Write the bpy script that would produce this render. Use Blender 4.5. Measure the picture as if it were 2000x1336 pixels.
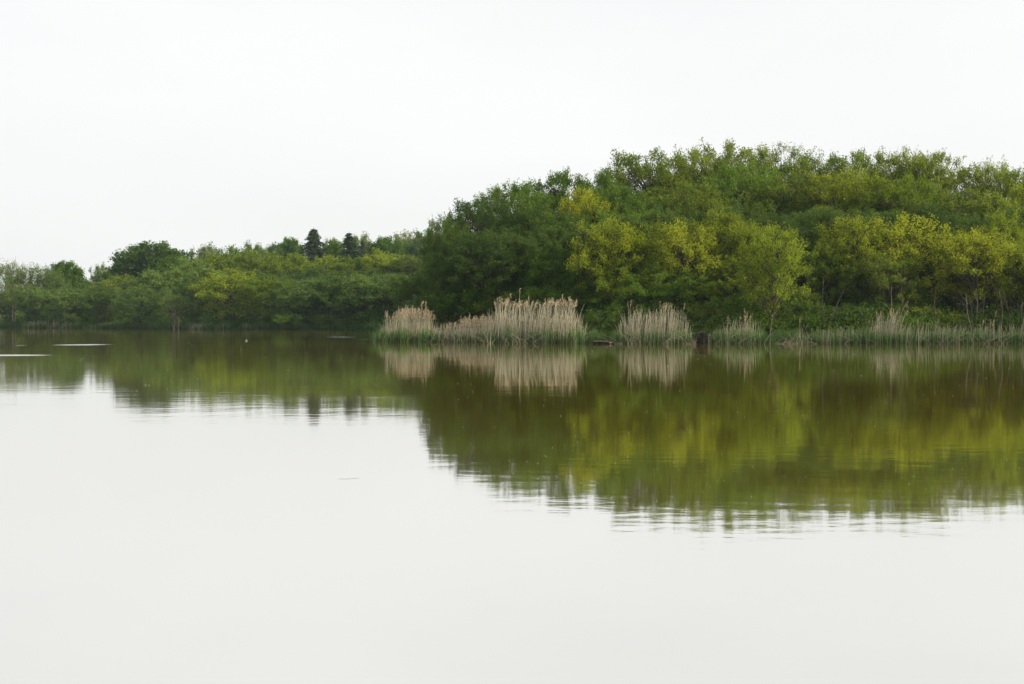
import bpy, math, random
import numpy as np
from mathutils import Vector

for o in list(bpy.data.objects):
    bpy.data.objects.remove(o)
S = bpy.context.scene
COL = S.collection
R = math.radians

# ------------------------------------------------------------------ camera
F, CX, HOR, CAMH = 2778.0, 1000.0, 622.0, 1.6      # focal length and horizon in photo pixels
cam = bpy.data.cameras.new('camera')
camo = bpy.data.objects.new('camera', cam)
COL.objects.link(camo)
camo.location = (0, 0, CAMH)
camo.rotation_euler = (R(90) - math.atan((668 - HOR) / F), 0, 0)
cam.sensor_width = 36.0
cam.lens = 36.0 * F / 2000.0
cam.clip_end = 8000
cam.clip_start = 0.1
S.camera = camo
S.render.resolution_x, S.render.resolution_y = 1024, 684

# ------------------------------------------------------------------ light
SUN_EL, SUN_BACK = 29.0, 12.0     # elevation; degrees the sun stands behind the camera's right hand
sdir = Vector((math.cos(R(SUN_EL)) * math.cos(R(SUN_BACK)),
               -math.cos(R(SUN_EL)) * math.sin(R(SUN_BACK)), math.sin(R(SUN_EL))))
sun = bpy.data.lights.new('sun', 'SUN')
sun.energy = 5.0
sun.angle = R(0.8)
sun.color = (1.0, 0.87, 0.62)
suno = bpy.data.objects.new('sun', sun)
COL.objects.link(suno)
suno.location = (80, -20, 60)
suno.rotation_euler = sdir.to_track_quat('Z', 'Y').to_euler()

W = bpy.data.worlds.new('World')
S.world = W
W.use_nodes = True
wn, wl = W.node_tree.nodes, W.node_tree.links
bg = wn['Background']
sky = wn.new('ShaderNodeTexSky')
sky.sky_type = 'NISHITA'
sky.sun_disc = False
sky.sun_elevation = R(SUN_EL)
sky.sun_rotation = math.atan2(sdir.x, sdir.y)
sky.air_density, sky.dust_density, sky.ozone_density = 1.0, 4.0, 1.0
mx = wn.new('ShaderNodeMix')
mx.data_type = 'RGBA'
mx.inputs[0].default_value = 0.80
wl.new(sky.outputs[0], mx.inputs[6])
mx.inputs[7].default_value = (10.0, 9.98, 9.9, 1)       # thin high cloud that whitens the whole sky
wtc = wn.new('ShaderNodeTexCoord'); wmp = wn.new('ShaderNodeMapping'); wmp.inputs['Scale'].default_value = (1, 1, 3.5)
wnz = wn.new('ShaderNodeTexNoise'); wnz.inputs['Scale'].default_value = 1.6; wnz.inputs['Detail'].default_value = 4
wl.new(wtc.outputs['Generated'], wmp.inputs[0]); wl.new(wmp.outputs[0], wnz.inputs['Vector'])
wmr = wn.new('ShaderNodeMapRange'); wmr.inputs[1].default_value = .3; wmr.inputs[2].default_value = .7; wmr.inputs[3].default_value = .76; wmr.inputs[4].default_value = .88
wl.new(wnz.outputs['Fac'], wmr.inputs[0]); wl.new(wmr.outputs[0], mx.inputs[0])
wl.new(mx.outputs[2], bg.inputs[0])
bg.inputs[1].default_value = 0.0782

S.view_settings.view_transform = 'Standard'
S.view_settings.look = 'None'
S.view_settings.exposure = 0.48
S.view_settings.gamma = 1.0
S.cycles.max_bounces = 8
S.cycles.diffuse_bounces = 3
S.cycles.transmission_bounces = 3
S.cycles.volume_bounces = 1

# ------------------------------------------------------------------ helpers
HAZE = 0.00009
rng = np.random.default_rng(11)

def tag(o, label=None, cat=None, group=None, kind=None):
    if label: o['label'] = label
    if cat: o['category'] = cat
    if group: o['group'] = group
    if kind: o['kind'] = kind
    return o

class MB:
    """collects vertex / face arrays"""
    def __init__(s):
        s.v, s.f, s.n = [], [], 0
    def add(s, v, f):
        s.v.append(np.asarray(v, dtype=np.float32)); s.f.append(np.asarray(f, dtype=np.int32) + s.n)
        s.n += len(v)
    def mesh(s, name, mat, smooth=False):
        me = bpy.data.meshes.new(name)
        v = np.concatenate(s.v)
        starts, loops, c = [], [], 0
        for f in s.f:
            k = f.shape[1]
            starts.append(np.arange(len(f)) * k + c)
            loops.append(f.ravel()); c += f.size
        starts = np.concatenate(starts); loops = np.concatenate(loops)
        me.vertices.add(len(v)); me.vertices.foreach_set('co', v.ravel())
        me.loops.add(len(loops)); me.loops.foreach_set('vertex_index', loops.astype(np.int32))
        me.polygons.add(len(starts)); me.polygons.foreach_set('loop_start', starts.astype(np.int32))
        me.update(calc_edges=True)
        if smooth:
            me.polygons.foreach_set('use_smooth', np.ones(len(starts), dtype=bool))
        me.materials.append(mat)
        return me

def link(name, me, parent=None, loc=None):
    o = bpy.data.objects.new(name, me)
    COL.objects.link(o)
    if parent: o.parent = parent
    if loc is not None: o.location = loc
    return o

def empty(name, loc):
    o = bpy.data.objects.new(name, None)
    COL.objects.link(o); o.location = loc
    o.empty_display_size = 0.3
    return o

def unit(v):
    return v / np.maximum(np.linalg.norm(v, axis=-1, keepdims=True), 1e-9)

def tubes(mb, P, Rr, sides=3):
    """P (N,K,3) paths, Rr (N,K) radii -> open tapering tubes"""
    P = np.asarray(P, float); Rr = np.asarray(Rr, float)
    N, K, _ = P.shape
    T = np.gradient(P, axis=1); T = unit(T)
    ref = np.tile(np.array([0.31, 0.95, 0.05]), (N, K, 1))
    A = unit(np.cross(T, ref)); B = np.cross(T, A)
    ang = np.arange(sides) * 2 * math.pi / sides
    V = P[:, :, None, :] + Rr[:, :, None, None] * (np.cos(ang)[None, None, :, None] * A[:, :, None, :] + np.sin(ang)[None, None, :, None] * B[:, :, None, :])
    idx = np.arange(N * K * sides).reshape(N, K, sides)
    a = idx[:, :-1, :]; b = np.roll(a, -1, axis=2); d = idx[:, 1:, :]; c = np.roll(d, -1, axis=2)
    mb.add(V.reshape(-1, 3), np.stack([a, b, c, d], -1).reshape(-1, 4))
    tip = idx[:, -1, :]
    if sides == 3: mb.add(np.zeros((0, 3)), (tip.reshape(-1, 3) - mb.n))

def leaves(mb, C, L, Wd, up=0.5, g=rng):
    """rhombic slightly folded leaves at C"""
    n = len(C)
    nrm = unit(g.normal(size=(n, 3)) + np.array([0, 0, up]))
    t = unit(np.cross(nrm, g.normal(size=(n, 3)))); b = np.cross(nrm, t)
    L = (L * g.uniform(.6, 1.25, n))[:, None]; Wd = (Wd * g.uniform(.6, 1.2, n))[:, None]
    V = np.stack([C - t * L * .5, C + b * Wd * .5 + t * L * .08, C + t * L * .5 + nrm * L * .12, C - b * Wd * .5 + t * L * .08], 1)
    mb.add(V.reshape(-1, 3), np.arange(n * 4).reshape(n, 4))

# ------------------------------------------------------------------ terrain
BX = np.array([-3000, -400, 0, 200, 400, 700, 772, 812, 850, 1000, 1150, 1400, 2000, 2600, 9000.])
BD = np.array([262, 262, 243, 224, 206, 196, 186, 104, 97.2, 92, 89.8, 89.3, 90.2, 89, 89.])
def bankD(px): return np.interp(px, BX, BD)
def sm(a, b, x):
    t = np.clip((x - a) / (b - a), 0, 1); return t * t * (3 - 2 * t)
def ground(X, Y):
    X = np.asarray(X, float); Y = np.asarray(Y, float)
    px = CX + F * X / np.maximum(Y, 60)
    s = Y - bankD(px)
    near = sm(760, 830, px)
    h = -1.2 + 1.2 * sm(-4, 0.2, s) + 0.3 * sm(0.2, 2.0, s)
    h += near * 0.085 * np.clip(s - 2, 0, 80) * (s > 2)
    rise = np.clip(s - 12, 0, 330)
    h += (1 - near) * (0.040 * rise * (0.32 + 0.9 * sm(180, 520, px)))
    bump = 0.12 * np.sin(X * .9 + 2 * np.sin(Y * .31)) * np.cos(Y * .7 + X * .2)
    return h + bump * sm(1.5, 5, s)

def pos(px, D): return (px - CX) / F * D, D
def topz(y, D): return CAMH + (HOR - y) * D / F

# ------------------------------------------------------------------ materials
def newmat(name):
    m = bpy.data.materials.new(name); m.use_nodes = True
    n, l = m.node_tree.nodes, m.node_tree.links
    n.clear()
    out = n.new('ShaderNodeOutputMaterial')
    return m, n, l, out

def ramp(n, stops):
    r = n.new('ShaderNodeValToRGB')
    e = r.color_ramp.elements
    while len(e) > 1: e.remove(e[-1])
    e[0].position, e[0].color = stops[0][0], (*stops[0][1], 1)
    for p, c in stops[1:]:
        x = e.new(p); x.color = (*c, 1)
    return r

def leafmat(name, cols, trans=(0.20, 0.24, 0.015), tf=0.38, rough=0.55):
    """cols: dark, mid, light leaf colour; variation per leaf, per tree and in patches"""
    m, n, l, out = newmat(name)
    geo = n.new('ShaderNodeNewGeometry'); oi = n.new('ShaderNodeObjectInfo')
    tc = n.new('ShaderNodeTexCoord'); nz = n.new('ShaderNodeTexNoise')
    nz.inputs['Scale'].default_value = 0.9; nz.inputs['Detail'].default_value = 2
    l.new(tc.outputs['Object'], nz.inputs['Vector'])
    a = n.new('ShaderNodeMath'); a.operation = 'MULTIPLY_ADD'
    l.new(geo.outputs['Random Per Island'], a.inputs[0]); a.inputs[1].default_value = 0.40
    l.new(nz.outputs['Fac'], a.inputs[2])
    b = n.new('ShaderNodeMath'); b.operation = 'MULTIPLY_ADD'
    l.new(oi.outputs['Random'], b.inputs[0]); b.inputs[1].default_value = 0.62
    l.new(a.outputs[0], b.inputs[2])
    c = n.new('ShaderNodeMath'); c.operation = 'SUBTRACT'
    l.new(b.outputs[0], c.inputs[0]); c.inputs[1].default_value = 0.46
    r = ramp(n, [(0.0, cols[0]), (0.45, cols[1]), (0.95, cols[2])])
    l.new(c.outputs[0], r.inputs[0])
    p = n.new('ShaderNodeBsdfPrincipled'); p.inputs['Roughness'].default_value = rough
    p.inputs['Specular IOR Level'].default_value = 0.12
    l.new(r.outputs[0], p.inputs['Base Color'])
    t = n.new('ShaderNodeBsdfTranslucent')
    mc = n.new('ShaderNodeMix'); mc.data_type = 'RGBA'; mc.inputs[0].default_value = 0.45
    l.new(r.outputs[0], mc.inputs[6]); mc.inputs[7].default_value = (*trans, 1)
    l.new(mc.outputs[2], t.inputs[0])
    s = n.new('ShaderNodeMixShader'); s.inputs[0].default_value = tf
    l.new(p.outputs[0], s.inputs[1]); l.new(t.outputs[0], s.inputs[2]); l.new(s.outputs[0], out.inputs[0])
    return m

M = {}
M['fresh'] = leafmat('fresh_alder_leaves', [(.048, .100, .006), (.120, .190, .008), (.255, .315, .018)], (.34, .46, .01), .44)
M['yellow'] = leafmat('sunlit_yellow_green_leaves', [(.075, .125, .006), (.175, .225, .009), (.33, .360, .02)], (.46, .55, .01), .45)  # sunlight on the bright crowns is partly put into this yellow
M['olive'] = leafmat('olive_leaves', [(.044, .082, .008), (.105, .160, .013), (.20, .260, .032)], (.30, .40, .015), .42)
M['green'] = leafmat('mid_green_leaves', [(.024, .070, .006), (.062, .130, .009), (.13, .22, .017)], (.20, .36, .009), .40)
M['dark'] = leafmat('deep_green_and_shaded_leaves', [(.016, .046, .009), (.044, .092, .012), (.095, .158, .020)], (.14, .26, .012), .37)  # deep green trees; elsewhere shade of slope and wood put into leaf colour
M['far'] = leafmat('far_wood_leaves', [(.032, .088, .026), (.080, .152, .032), (.165, .25, .042)], (.22, .35, .018), .38)
M['farpale'] = leafmat('pale_far_leaves', [(.10, .15, .05), (.16, .22, .06), (.22, .28, .08)], (.26, .32, .06), .36)
M['spruce'] = leafmat('spruce_needles', [(.026, .055, .026), (.050, .088, .036), (.09, .13, .045)], (.05, .09, .02), .15)

def barkmat(name, c0, c1, scale=6):
    m, n, l, out = newmat(name)
    tc = n.new('ShaderNodeTexCoord'); mp = n.new('ShaderNodeMapping')
    mp.inputs['Scale'].default_value = (1, 1, .25)
    nz = n.new('ShaderNodeTexNoise'); nz.inputs['Scale'].default_value = scale; nz.inputs['Detail'].default_value = 5
    l.new(tc.outputs['Object'], mp.inputs[0]); l.new(mp.outputs[0], nz.inputs['Vector'])
    r = ramp(n, [(.35, c0), (.65, c1)]); l.new(nz.outputs['Fac'], r.inputs[0])
    p = n.new('ShaderNodeBsdfPrincipled'); p.inputs['Roughness'].default_value = .9; p.inputs['Specular IOR Level'].default_value = .08
    l.new(r.outputs[0], p.inputs['Base Color'])
    bp = n.new('ShaderNodeBump'); bp.inputs['Strength'].default_value = .6; bp.inputs['Distance'].default_value = .02
    l.new(nz.outputs['Fac'], bp.inputs['Height']); l.new(bp.outputs[0], p.inputs['Normal'])
    l.new(p.outputs[0], out.inputs[0])
    return m
M['bark'] = barkmat('grey_brown_bark', (.032, .028, .020), (.095, .082, .060))
M['palebark'] = barkmat('pale_bark', (.09, .078, .060), (.21, .185, .145))
M['deadwood'] = barkmat('bleached_deadwood', (.10, .08, .06), (.26, .21, .165), 9)
M['mud'] = barkmat('wet_black_peat', (.005, .004, .003), (.016, .012, .009), 4)

def stemmat(name, stops, rnd=.35, trans=.2):
    """colour by height above the plant's base plus a value per stem"""
    m, n, l, out = newmat(name)
    tc = n.new('ShaderNodeTexCoord'); sx = n.new('ShaderNodeSeparateXYZ')
    l.new(tc.outputs['Object'], sx.inputs[0])
    geo = n.new('ShaderNodeNewGeometry')
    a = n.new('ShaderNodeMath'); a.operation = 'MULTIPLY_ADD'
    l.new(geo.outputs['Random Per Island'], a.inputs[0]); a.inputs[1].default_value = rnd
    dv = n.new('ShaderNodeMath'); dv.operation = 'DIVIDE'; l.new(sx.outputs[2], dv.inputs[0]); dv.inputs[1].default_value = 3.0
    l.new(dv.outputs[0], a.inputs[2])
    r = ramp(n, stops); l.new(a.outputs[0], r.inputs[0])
    hs = n.new('ShaderNodeHueSaturation')
    mu = n.new('ShaderNodeMath'); mu.operation = 'MULTIPLY_ADD'
    wn_ = n.new('ShaderNodeTexWhiteNoise'); wn_.noise_dimensions = '1D'
    l.new(geo.outputs['Random Per Island'], wn_.inputs['W'])
    l.new(wn_.outputs[0], mu.inputs[0]); mu.inputs[1].default_value = .75; mu.inputs[2].default_value = .6
    l.new(mu.outputs[0], hs.inputs['Value']); l.new(r.outputs[0], hs.inputs['Color'])
    p = n.new('ShaderNodeBsdfPrincipled'); p.inputs['Roughness'].default_value = .7
    p.inputs['Specular IOR Level'].default_value = .25
    l.new(hs.outputs[0], p.inputs['Base Color'])
    t = n.new('ShaderNodeBsdfTranslucent'); l.new(hs.outputs[0], t.inputs[0])
    s = n.new('ShaderNodeMixShader'); s.inputs[0].default_value = trans
    l.new(p.outputs[0], s.inputs[1]); l.new(t.outputs[0], s.inputs[2]); l.new(s.outputs[0], out.inputs[0])
    return m
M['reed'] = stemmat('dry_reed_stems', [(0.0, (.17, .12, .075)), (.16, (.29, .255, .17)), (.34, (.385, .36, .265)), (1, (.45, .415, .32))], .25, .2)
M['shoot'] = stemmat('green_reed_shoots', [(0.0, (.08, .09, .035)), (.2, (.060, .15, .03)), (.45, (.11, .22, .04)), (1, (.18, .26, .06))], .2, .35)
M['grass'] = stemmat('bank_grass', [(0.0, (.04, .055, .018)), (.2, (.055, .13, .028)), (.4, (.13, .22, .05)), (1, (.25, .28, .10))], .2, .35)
M['plume'] = stemmat('reed_plumes', [(0, (.22, .17, .11)), (1, (.37, .30, .20))], .1, .35)

# ground
gm, n, l, out = newmat('wood_floor_and_meadow')
tc = n.new('ShaderNodeTexCoord'); sx = n.new('ShaderNodeSeparateXYZ'); l.new(tc.outputs['Object'], sx.inputs[0])
nz = n.new('ShaderNodeTexNoise'); nz.inputs['Scale'].default_value = .35; nz.inputs['Detail'].default_value = 8
l.new(tc.outputs['Object'], nz.inputs['Vector'])
r1 = ramp(n, [(.3, (.018, .022, .010)), (.5, (.035, .045, .014)), (.7, (.06, .055, .03))]); l.new(nz.outputs['Fac'], r1.inputs[0])
r2 = ramp(n, [(.3, (.13, .17, .04)), (.7, (.24, .25, .08))]); l.new(nz.outputs['Fac'], r2.inputs[0])
mr = n.new('ShaderNodeMapRange'); mr.inputs[1].default_value = 285; mr.inputs[2].default_value = 310; l.new(sx.outputs[1], mr.inputs[0])
mm = n.new('ShaderNodeMix'); mm.data_type = 'RGBA'; l.new(mr.outputs[0], mm.inputs[0]); l.new(r1.outputs[0], mm.inputs[6]); l.new(r2.outputs[0], mm.inputs[7])
p = n.new('ShaderNodeBsdfPrincipled'); p.inputs['Roughness'].default_value = .95; l.new(mm.outputs[2], p.inputs['Base Color'])
bp = n.new('ShaderNodeBump'); bp.inputs['Distance'].default_value = .15; l.new(nz.outputs['Fac'], bp.inputs['Height']); l.new(bp.outputs[0], p.inputs['Normal'])
l.new(p.outputs[0], out.inputs[0]); M['ground'] = gm

# water
wm, n, l, out = newmat('still_lake_water')
tc = n.new('ShaderNodeTexCoord')
def noise(scale, sc3, detail=2, rot=0):
    mp = n.new('ShaderNodeMapping'); mp.inputs['Scale'].default_value = sc3; mp.inputs['Rotation'].default_value = (0, 0, rot)
    l.new(tc.outputs['Object'], mp.inputs[0])
    z = n.new('ShaderNodeTexNoise'); z.inputs['Scale'].default_value = scale; z.inputs['Detail'].default_value = detail
    l.new(mp.outputs[0], z.inputs['Vector']); return z
rip = noise(3.6, (.55, 1, 1), 4.0, R(14))
rip2 = noise(1.1, (.5, 1, 1), 2.5, R(-11))
patch = noise(.16, (.5, 1, 1), 3)
pr = n.new('ShaderNodeMapRange'); pr.inputs[1].default_value = .35; pr.inputs[2].default_value = .65
pr.inputs[3].default_value = .15; pr.inputs[4].default_value = 1.15
l.new(patch.outputs['Fac'], pr.inputs[0])
def math_(op, a, b, c=None):
    x = n.new('ShaderNodeMath'); x.operation = op
    for i, v in enumerate((a, b, c)):
        if v is None: continue
        if isinstance(v, (int, float)): x.inputs[i].default_value = v
        else: l.new(v, x.inputs[i])
    return x.outputs[0]
h = math_('MULTIPLY_ADD', rip2.outputs['Fac'], 1.7, rip.outputs['Fac'])
h = math_('MULTIPLY', h, pr.outputs[0])
bp = n.new('ShaderNodeBump'); bp.inputs['Strength'].default_value = 1.0; bp.inputs['Distance'].default_value = .0016
l.new(h, bp.inputs['Height'])
# patches ruffled by a breath of wind: centre x, y, half length, half depth (metres)
sxyz = n.new('ShaderNodeSeparateXYZ'); l.new(tc.outputs['Object'], sxyz.inputs[0])
wob = noise(.5, (1, 1, 1), 3)
rough = None
def at(px, py): D = F * CAMH / (py - HOR); return (px - CX) / F * D, D
for (px, py, hw, hh, amt) in [(20, 694, 82, 1.6, 1.0), (160, 673.5, 58, 1.3, .9), (40, 675, 7, .8, .6), (665, 658.3, 36, .7, .6), (712, 663.3, 16, .6, .4),
                          (180, 662.5, 420, .8, .07)]:
    x, y = at(px, py); a = hw / F * y; b = hh * y * y / (F * CAMH)
    dx = math_('DIVIDE', math_('SUBTRACT', sxyz.outputs[0], x), a)
    dy = math_('DIVIDE', math_('SUBTRACT', sxyz.outputs[1], y), b)
    d = math_('ADD', math_('MULTIPLY', dx, dx), math_('MULTIPLY', dy, dy))
    d = math_('MULTIPLY_ADD', wob.outputs['Fac'], .8, math_('SUBTRACT', d, .4))
    k = n.new('ShaderNodeMapRange'); k.inputs[1].default_value = 1.25; k.inputs[2].default_value = .1; k.inputs[4].default_value = amt
    l.new(d, k.inputs[0])
    rough = k.outputs[0] if rough is None else math_('MAXIMUM', rough, k.outputs[0])
rr = math_('MULTIPLY_ADD', rough, .19, .036)
gl = n.new('ShaderNodeBsdfGlossy'); gl.distribution = 'GGX'
l.new(rr, gl.inputs['Roughness']); l.new(bp.outputs[0], gl.inputs['Normal'])
df = n.new('ShaderNodeBsdfDiffuse'); df.inputs[0].default_value = (.135, .108, .004, 1)
lw = n.new('ShaderNodeLayerWeight'); lw.inputs[0].default_value = .5
rp = ramp(n, [(.0, (.10, .10, .10)), (.5, (.45, .45, .46)), (.72, (.79, .82, .845)), (.93, (.88, .88, .87)), (1.0, (.96, .95, .92))])
l.new(lw.outputs['Facing'], rp.inputs[0]); 
gl.inputs[0].default_value = (.98, .985, .985, 1)
ms = n.new('ShaderNodeMixShader'); l.new(rp.outputs[0], ms.inputs[0]); l.new(df.outputs[0], ms.inputs[1]); l.new(gl.outputs[0], ms.inputs[2])
l.new(ms.outputs[0], out.inputs[0]); M['water'] = wm

# ------------------------------------------------------------------ ground and water
def axis(a, b, st, far, growth=1.25):
    c = list(np.arange(a, b + .01, st)); s = st; x = b
    while x < far: s *= growth; x += s; c.append(x)
    s = st; x = a; lo = []
    while x > -far: s *= growth; x -= s; lo.append(x)
    return np.array(lo[::-1] + c)
gx, gy = axis(-110, 110, 2.2, 3500), axis(70, 300, 2.0, 3500)
GX, GY = np.meshgrid(gx, gy)
GZ = ground(GX, GY)
GZ += 40 * sm(900, 3200, np.hypot(GX, GY - 100)) * (GY > 0)
mb = MB(); nx, ny = len(gx), len(gy)
idx = np.arange(nx * ny).reshape(ny, nx)
mb.add(np.stack([GX, GY, GZ], -1).reshape(-1, 3), np.stack([idx[:-1, :-1], idx[:-1, 1:], idx[1:, 1:], idx[1:, :-1]], -1).reshape(-1, 4))
tag(link('ground', mb.mesh('ground', M['ground'], True)), 'lake bed, wooded banks and the meadow slope beyond', 'ground', kind='structure')
mb = MB(); mb.add([(-600, -300, 0), (600, -300, 0), (600, 330, 0), (-600, 330, 0)], [(0, 1, 2, 3)])
tag(link('water', mb.mesh('water', M['water'])), 'still lake water mirroring the woods and the white sky', 'water', kind='structure')

# ------------------------------------------------------------------ tree prototypes
def make_tree(seed, H=10., Rd=3., base=.15, clumps=75, twigs=9, lpt=24, leaf=.13, stems=3, twl=1.1, spread=.16, open_=0., lean=0., bark='bark', trunk_r=.13, top_pow=.8, bare=0):
    g = np.random.default_rng(seed)
    # stems
    zs = np.linspace(0, 1, 9)
    sp = []
    for k in range(stems):
        a = g.uniform(0, 6.28); off = g.uniform(.15, .45) * Rd if stems > 1 else .1 * Rd
        tip = np.array([math.cos(a) * off + lean * H * .35, math.sin(a) * off, H * g.uniform(.72, .9)])
        w = g.normal(size=(9, 2)).cumsum(0) * .012 * H; w -= w[0]
        b0 = np.array([math.cos(a), math.sin(a)]) * (.12 * stems if stems > 1 else 0)
        P = np.zeros((9, 3)); P[:, :2] = b0 + (tip[:2] - b0) * (zs ** 1.3)[:, None] + w * .6; P[:, 2] = zs * tip[2] - (zs == 0) * .5
        sp.append(P)
    sp = np.array(sp)
    tr = MB()
    rad = trunk_r * (1 - .82 * zs)[None] * g.uniform(.65, 1.1, stems)[:, None]
    rad[:, 0] *= 1.35
    tubes(tr, sp, rad, 7)
    nstem = sum(len(f) for f in tr.f)
    # clump centres inside a lumpy envelope
    zc, hz = H * (1 + base) / 2, H * (1 - base) / 2
    lob = g.uniform(0, 6.28, 3)
    C = []
    while len(C) < clumps:
        v = g.normal(size=3); v /= (np.abs(v) ** 2.5).sum() ** (1 / 2.5); v *= g.uniform(.0, 1) ** (1 / 3.6)
        a = math.atan2(v[1], v[0]); zz = v[2]
        if zz < -.1 and g.uniform() < .5: continue
        lump = 1 + .16 * math.sin(3 * a + lob[0] + 2.5 * zz) + .10 * math.sin(5 * a + lob[1] - 3 * zz)
        rr_ = Rd * lump * .86
        c = np.array([v[0] * rr_ + lean * (zc + zz * hz) * .35, v[1] * rr_, zc + zz * hz * .9 * (1 + .06 * math.sin(4 * a + lob[2]))])
        if C and min(np.linalg.norm((c - q) / [1, 1, .8]) for q in C) < Rd * .15 * g.uniform(.3, 1): continue
        C.append(c)
    C = np.array(C)
    # limbs from the nearest stem to each clump
    K = 6; t = np.linspace(0, 1, K)
    limbs = np.zeros((clumps, K, 3)); lr = np.zeros((clumps, K))
    for i, c in enumerate(C):
        s = sp[g.integers(stems)] if g.uniform() < .3 else sp[np.argmin([np.linalg.norm(q[5, :2] - c[:2]) for q in sp])]
        hz0 = np.clip(c[2] - np.linalg.norm(c[:2] - s[4, :2]) * g.uniform(.5, 1.1) - .4, H * .12, H * .72)
        a0 = np.array([np.interp(hz0, s[:, 2], s[:, j]) for j in range(3)])
        mid = (a0 + c) / 2 + np.array([0, 0, -.12 * np.linalg.norm(c - a0)]) + g.normal(size=3) * .15
        limbs[i] = ((1 - t) ** 2)[:, None] * a0 + (2 * t * (1 - t))[:, None] * mid + (t ** 2)[:, None] * c
        lr[i] = np.linspace(.035 * H / 10 + .01, .012, K)
    tubes(tr, limbs, lr, 4)
    # twigs
    nT = clumps * twigs
    ci = np.repeat(np.arange(clumps), twigs)
    ctr = np.array([lean * zc * .35, 0, zc - hz * .25])
    outw = unit(C[ci] - ctr)
    d = unit(outw * .75 + g.normal(size=(nT, 3)) * .66 * np.array([1, 1, .8]) + np.array([0, 0, .22]))
    ln = twl * g.uniform(.45, 1.25, nT)
    st = C[ci] + g.normal(size=(nT, 3)) * .10 * Rd / 3 - d * .25
    tt = np.linspace(0, 1, 3)
    TP = st[:, None, :] + d[:, None, :] * (ln[:, None] * tt[None])[:, :, None]
    TP[:, :, 2] += (tt ** 2)[None] * (.12 * ln)[:, None] * g.uniform(-1, 1.2, nT)[:, None]
    tubes(tr, TP, np.tile([.017, .012, .006], (nT, 1)) * leaf / .13, 3)
    # leaves along twigs
    keep = g.uniform(size=nT) > open_
    if bare: keep &= ~((C[ci][:, 2] < H * bare) & (g.uniform(size=nT) < .8))
    ki = np.where(keep)[0]
    n_ = len(ki) * lpt
    k2 = np.repeat(ki, lpt); u = g.uniform(.03, 1.0, n_)
    pts = st[k2] + d[k2] * (ln[k2] * u)[:, None] + g.normal(size=(n_, 3)) * (spread * (1.15 - .5 * u))[:, None]
    pts[:, 2] = np.maximum(pts[:, 2], .05)
    cr = MB(); leaves(cr, pts, leaf, leaf * .78, .45, g)
    tm = tr.mesh('trunk', M[bark], True)
    if bark != 'bark':
        tm.materials.append(M['bark'])
        mi = np.ones(len(tm.polygons), dtype=np.int32); mi[:nstem] = 0
        tm.polygons.foreach_set('material_index', mi)
    return dict(trunk=tm, crown=cr.mesh('crown', M['green']), H=H, R=Rd)

def make_spruce(seed, H=14., Rd=3.2):
    g = np.random.default_rng(seed)
    tr = MB(); z = np.linspace(0, 1, 8)
    tubes(tr, np.stack([0 * z, 0 * z, z * H], -1)[None], (.22 * (1 - .93 * z))[None], 7)
    cr = MB(); pts = []; bp_, br_ = [], []
    zz = .08 * H
    while zz < H * .985:
        f = 1 - zz / H; nb = int(7 + 9 * f)
        for k in range(nb):
            a = g.uniform(0, 6.28); L = Rd * (f ** .85) * g.uniform(.7, 1.12) + .12
            t = np.linspace(0, 1, 5)
            P = np.stack([np.cos(a) * L * t, np.sin(a) * L * t, zz + L * (.12 * t - .42 * t ** 2 + .10 * t ** 3)], -1)
            bp_.append(P); br_.append(np.linspace(.035, .008, 5))
            m_ = int(60 * L / 1.5) + 12
            u = g.uniform(.1, 1.03, m_); side = g.normal(size=m_) * .22 * L * (1.05 - u)
            q = np.stack([np.interp(u, t, P[:, j]) for j in range(3)], -1)
            q[:, 0] += -np.sin(a) * side; q[:, 1] += np.cos(a) * side; q[:, 2] -= np.abs(g.normal(size=m_)) * .14
            pts.append(q)
        zz += H * .030 * (.6 + .5 * f)
    tubes(tr, np.array(bp_), np.array(br_), 3)
    leaves(cr, np.concatenate(pts), .30, .11, .5, g)
    return dict(trunk=tr.mesh('trunk', M['bark'], True), crown=cr.mesh('crown', M['spruce']), H=H, R=Rd)

P = {}
P['tall'] = [make_tree(100 + i, 13, 5.2, b, 230, 8, 21, .155, st, 1.0, .16, op * .4) for i, (b, st, op) in enumerate([(.22, 2, .0), (.28, 3, .05), (.20, 1, .05), (.25, 2, .12)])]
P['sparse'] = [make_tree(120 + i, 13, 4.6, .26, 150, 8, 17, .15, 3, 1.15, .16, .05) for i in range(2)]
P['front'] = [make_tree(140 + i, 9, 3.8, b, 170, 8, 19, .14, st, .95, .15, .02) for i, (b, st) in enumerate([(.10, 3), (.14, 4), (.08, 2), (.16, 3), (.12, 5)])]
P['legs'] = [make_tree(160 + i, 9, 3.4, .28, 105, 9, 19, .14, st, 1.1, .16, .04, bark='palebark', trunk_r=.065, bare=.3) for i, st in enumerate([3, 2, 4])]
P['lean'] = [make_tree(170, 9.0, 3.0, .24, 120, 8, 19, .14, 1, 1.1, .16, .03, lean=.28, bark='palebark', trunk_r=.075)]
P['shrub'] = [make_tree(180 + i, 3.6, 2.1, .0, 42, 9, 18, .115, 6, .8, .13, 0, trunk_r=.04) for i in range(3)]
P['far'] = [make_tree(200 + i, 10, 4.2, b, 110, 8, 16, .22, st, 1.15, .22, .0, bark='bark') for i, (b, st) in enumerate([(.06, 2), (.10, 3), (.04, 2), (.12, 4)])]
P['farlegs'] = [make_tree(220 + i, 10, 3.2, .25, 60, 8, 13, .18, st, 1.6, .24, .12, bark='palebark', trunk_r=.16) for i, st in enumerate([2, 3])]
P['maple'] = [make_tree(230 + i, 13, 5.6, .06, 300, 8, 12, .32, 1, .85, .30, 0, trunk_r=.3) for i in range(2)]
P['spruce'] = [make_spruce(240 + i) for i in range(2)]

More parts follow.
